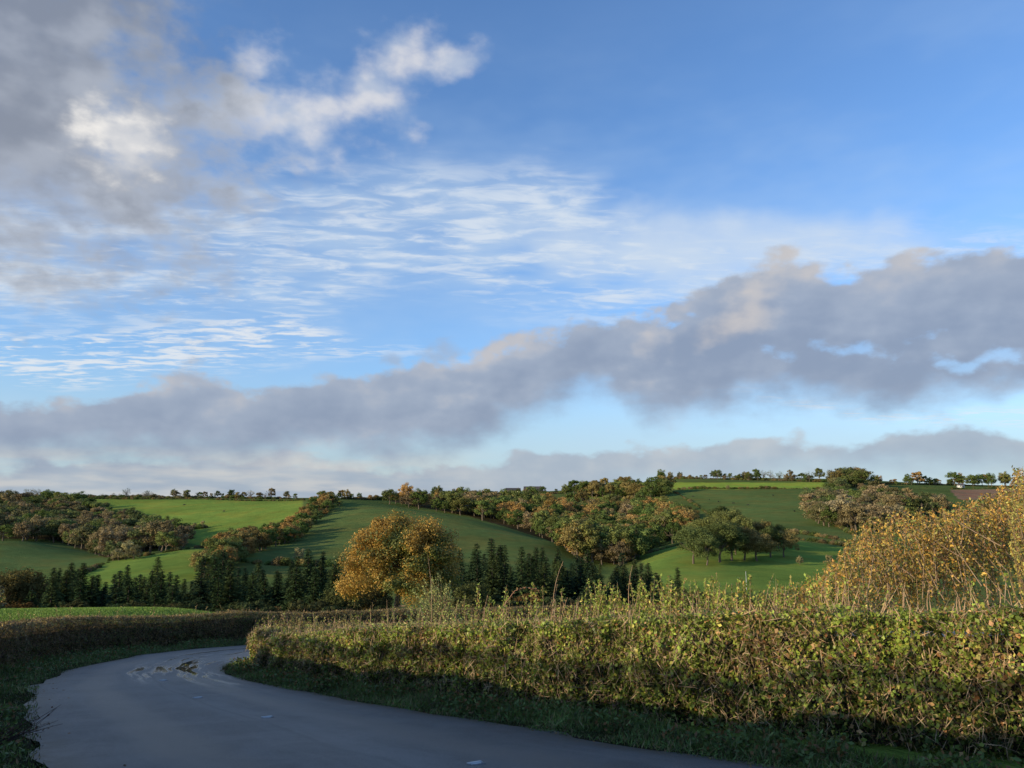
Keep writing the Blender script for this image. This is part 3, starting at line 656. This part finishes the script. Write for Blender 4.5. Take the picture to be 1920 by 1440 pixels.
nlow=n2(.06,.14,0,0,3.,3,.5)
nfine=n2(.5,.8,0,0,7.,5,.52); nfine2=n2(.5,.8,.2,-.25,7.,3,.45)
rfine=g.m('SUBTRACT',nfine,nfine2)
nsky=g.new('ShaderNodeBackground'); 
skc=g.mix(1.,sky.outputs[0],(1.04,1.34,1.74),'MULTIPLY'); g.L.new(skc,nsky.inputs[0]); nsky.inputs[1].default_value=.14
cur=nsky.outputs[0]
def over(alpha,colr):
    global cur
    b=g.new('ShaderNodeBackground'); g.put(b.inputs[0],colr if isinstance(colr,bpy.types.NodeSocket) else (*colr,1)); b.inputs[1].default_value=1.
    m_=g.new('ShaderNodeMixShader'); g.put(m_.inputs[0],alpha); g.L.new(cur,m_.inputs[1]); g.L.new(b.outputs[0],m_.inputs[2]); cur=m_.outputs[0]
over(g.m('MULTIPLY',g.ss(ELn,13.,0.),.78),(.49,.59,.65))
over(g.m('MULTIPLY',g.m('MULTIPLY',g.ss(n2(.05,.12,0,0,21.,4,.6),.35,.7),.28),g.ss(ELn,38.,22.)),(.50,.66,.86))
zz=g.m('ADD',g.m('MAXIMUM',dz,.02),.04)
px=g.m('DIVIDE',dx,zz); py=g.m('DIVIDE',dy,zz); pxr=g.m('MULTIPLY_ADD',py,-.12,px)
rip=g.noise(g.comb(g.m('MULTIPLY',pxr,6.),g.m('MULTIPLY',py,12.5),0.),1.,4,.6,.5)
rpat=g.noise(g.comb(g.m('MULTIPLY',pxr,1.5),g.m('MULTIPLY',py,3.),5.),1.,3,.6,.4)
def layer(upper,lower,soft):
    up=curve(upper);lw=curve(lower); d=g.m('MINIMUM',g.m('SUBTRACT',up,ELw),g.m('SUBTRACT',ELw,lw)); return g.ss(d,-soft*.4,soft)
ra=layer([(0,360),(250,370),(550,320),(900,300),(1080,320),(1200,400),(1500,430),(1920,410)],[(0,600),(300,620),(560,620),(760,540),(950,600),(1150,610),(1350,560),(1600,530),(1920,510)],3.2)
veil=g.m('MULTIPLY',ra,g.ss(rpat,.22,.66)); over(g.m('MULTIPLY',veil,.6),(.53,.67,.84))
ripd=g.m('ADD',g.m('MULTIPLY_ADD',rpat,.7,-.35),rip)
over(g.m('MULTIPLY',g.m('MULTIPLY',g.ss(ripd,.40,.72),ra),.72),(.74,.80,.87))
rb=layer([(0,605),(300,600),(560,592),(700,630),(1920,760)],[(0,725),(300,705),(500,685),(640,660),(1920,800)],1.2)
over(g.m('MULTIPLY',g.m('MULTIPLY',g.ss(ripd,.42,.66),rb),.82),(.80,.83,.86))
over(g.m('MULTIPLY',g.ss(g.m('ADD',blob(1300,465,520,100,-6),g.m('MULTIPLY_ADD',nb1,1.2,-.6)),.0,.9),.65),(.66,.75,.85))
def bank(upper,lower,amp,soft,lsoft,dark,mid_,lit,opac=1.,litamt=1.,lamp=1.,holes=False):
    up=curve(upper);lw=curve(lower)
    nn=g.m('ADD',g.m('MULTIPLY_ADD',nb1,amp*1.3,-amp*.65),g.m('MULTIPLY_ADD',nfine,amp*.8,-amp*.4))
    nl=g.m('MULTIPLY_ADD',nb2,amp*lamp,-amp*lamp*.5)
    nl=g.m('ADD',nl,g.m('MULTIPLY_ADD',nfine,amp*1.1*lamp,-amp*.55*lamp))
    du=g.m('ADD',g.m('SUBTRACT',up,ELw),nn); dl=g.m('ADD',g.m('SUBTRACT',ELw,lw),nl)
    al=g.m('MULTIPLY',g.ss(du,0.,soft),g.ss(dl,-lsoft*.4,lsoft))
    h=g.ss(du,3.6,0.)
    f=g.m('ADD',g.m('MULTIPLY',relief,1.7),g.m('MULTIPLY_ADD',nlow,1.7,-.80)); f=g.m('ADD',f,g.m('MULTIPLY_ADD',h,.42,0.))
    f=g.m('MULTIPLY_ADD',rfine,.55,f)
    c=g.mix(g.ss(f,-.4,.6),dark,mid_); c=g.mix(g.m('MULTIPLY',g.ss(f,.25,.95),litamt),c,lit)
    if holes:
        hb=g.m('MAXIMUM',blob(1590,655,210,24,-3),blob(1850,668,120,26,6)); al=g.m('MULTIPLY',al,g.ss(g.m('ADD',hb,g.m('MULTIPLY_ADD',nfine,3.2,-2.0)),.85,-.1,.55,1.))
    over(g.m('MULTIPLY',al,opac),c)
bank([(0,860),(500,850),(900,872),(960,850),(1150,842),(1300,832),(1460,818),(1570,832),(1690,805),(1800,795),(1920,812)],[(0,980),(900,980),(1300,920),(1920,900)],2.2,.7,2.5,(.32,.39,.50),(.42,.48,.56),(.62,.62,.62),.88,.5,.5)
over(g.m('MULTIPLY',g.m('MULTIPLY',g.ss(n2(.12,.7,0,0,11.,4,.5),.42,.62),g.ss(AZn,2.,-12.)),g.m('MULTIPLY',g.ss(ELn,5.2,3.5),.6)),(.68,.66,.62))
bank([(0,730),(150,732),(320,688),(450,704),(600,690),(780,678),(880,640),(1000,615),(1100,596),(1220,580),(1290,535),(1400,495),(1500,470),(1600,494),(1700,480),(1800,464),(1920,456)],
     [(0,872),(300,872),(600,870),(850,864),(940,822),(1020,780),(1140,738),(1180,774),(1260,794),(1400,780),(1600,770),(1750,764),(1920,747)],3.6,1.1,2.6,(.265,.325,.445),(.37,.43,.54),(.58,.56,.565),.95,.85,.6,True)
over(g.m('MULTIPLY',g.ss(g.m('ADD',blob(1370,590,230,70,25),g.m('ADD',g.m('MULTIPLY',relief,2.2),g.m('MULTIPLY',rfine,.5))),.2,1.2),.65),(.66,.61,.58))
sm=g.m('MAXIMUM',blob(825,660,50,40),blob(740,668,34,24)); over(g.m('MULTIPLY',g.ss(g.m('ADD',sm,g.m('MULTIPLY_ADD',nfine,1.8,-.9)),.1,.9),.6),(.38,.45,.57))
g1=g.m('MAXIMUM',blob(560,225,190,85,8),blob(700,170,150,65,35)); g1=g.m('MAXIMUM',g1,blob(830,115,95,30,22)); g1=g.m('MAXIMUM',g1,g.m('MULTIPLY',blob(490,112,70,42),.8))
nmix=g.m('ADD',g.m('MULTIPLY_ADD',nb1,1.6,-.8),g.m('MULTIPLY_ADD',nfine,1.2,-.6))
ga=g.ss(g.m('ADD',g1,nmix),-.25,1.05)
over(g.m('MULTIPLY',ga,.85),g.mix(g.ss(g.m('MULTIPLY_ADD',relief,3.,.5),.2,.9),(.50,.57,.70),(.78,.77,.78)))
sk=g.m('MAXIMUM',blob(60,330,460,200,0),blob(280,240,240,160,0)); 
over(g.m('MULTIPLY',g.ss(g.m('ADD',sk,g.m('MULTIPLY',nmix,.8)),-.1,.9),.85),g.mix(g.ss(nb2,.35,.65),(.42,.48,.60),(.66,.69,.74)))
dk=g.m('MAXIMUM',blob(20,60,540,420,-35),blob(60,220,310,250,0)); dk=g.m('MAXIMUM',dk,g.m('MULTIPLY',blob(345,220,130,70,20),.6)); dk=g.m('MAXIMUM',dk,g.m('MULTIPLY',blob(90,400,140,70,20),.55))
dka=g.ss(g.m('ADD',dk,g.m('MULTIPLY',nmix,.7)),.05,.85)
over(g.m('MULTIPLY',dka,.95),g.mix(g.ss(g.m('MULTIPLY_ADD',relief,1.2,nlow),.3,.8),(.24,.275,.35),(.39,.43,.51)))
pf=g.ss(g.m('ADD',blob(240,262,100,80,15),g.m('MULTIPLY_ADD',nfine,1.5,-.75)),.0,.9)
over(g.m('MULTIPLY',pf,.95),g.mix(g.ss(g.m('MULTIPLY_ADD',relief,3.,.5),.2,.8),(.66,.67,.70),(.93,.90,.86)))
g.L.new(cur,out.inputs[0])
# ------------------------------------------------------------ camera
cam=bpy.data.cameras.new('camera'); cam.sensor_width=36; cam.lens=36*FO/1920; cam.clip_end=20000; cam.clip_start=.05
co=bpy.data.objects.new('camera',cam); co.location=(0,0,EYE); co.rotation_euler=(math.pi/2+TH,0,0); scene.collection.objects.link(co); scene.camera=co
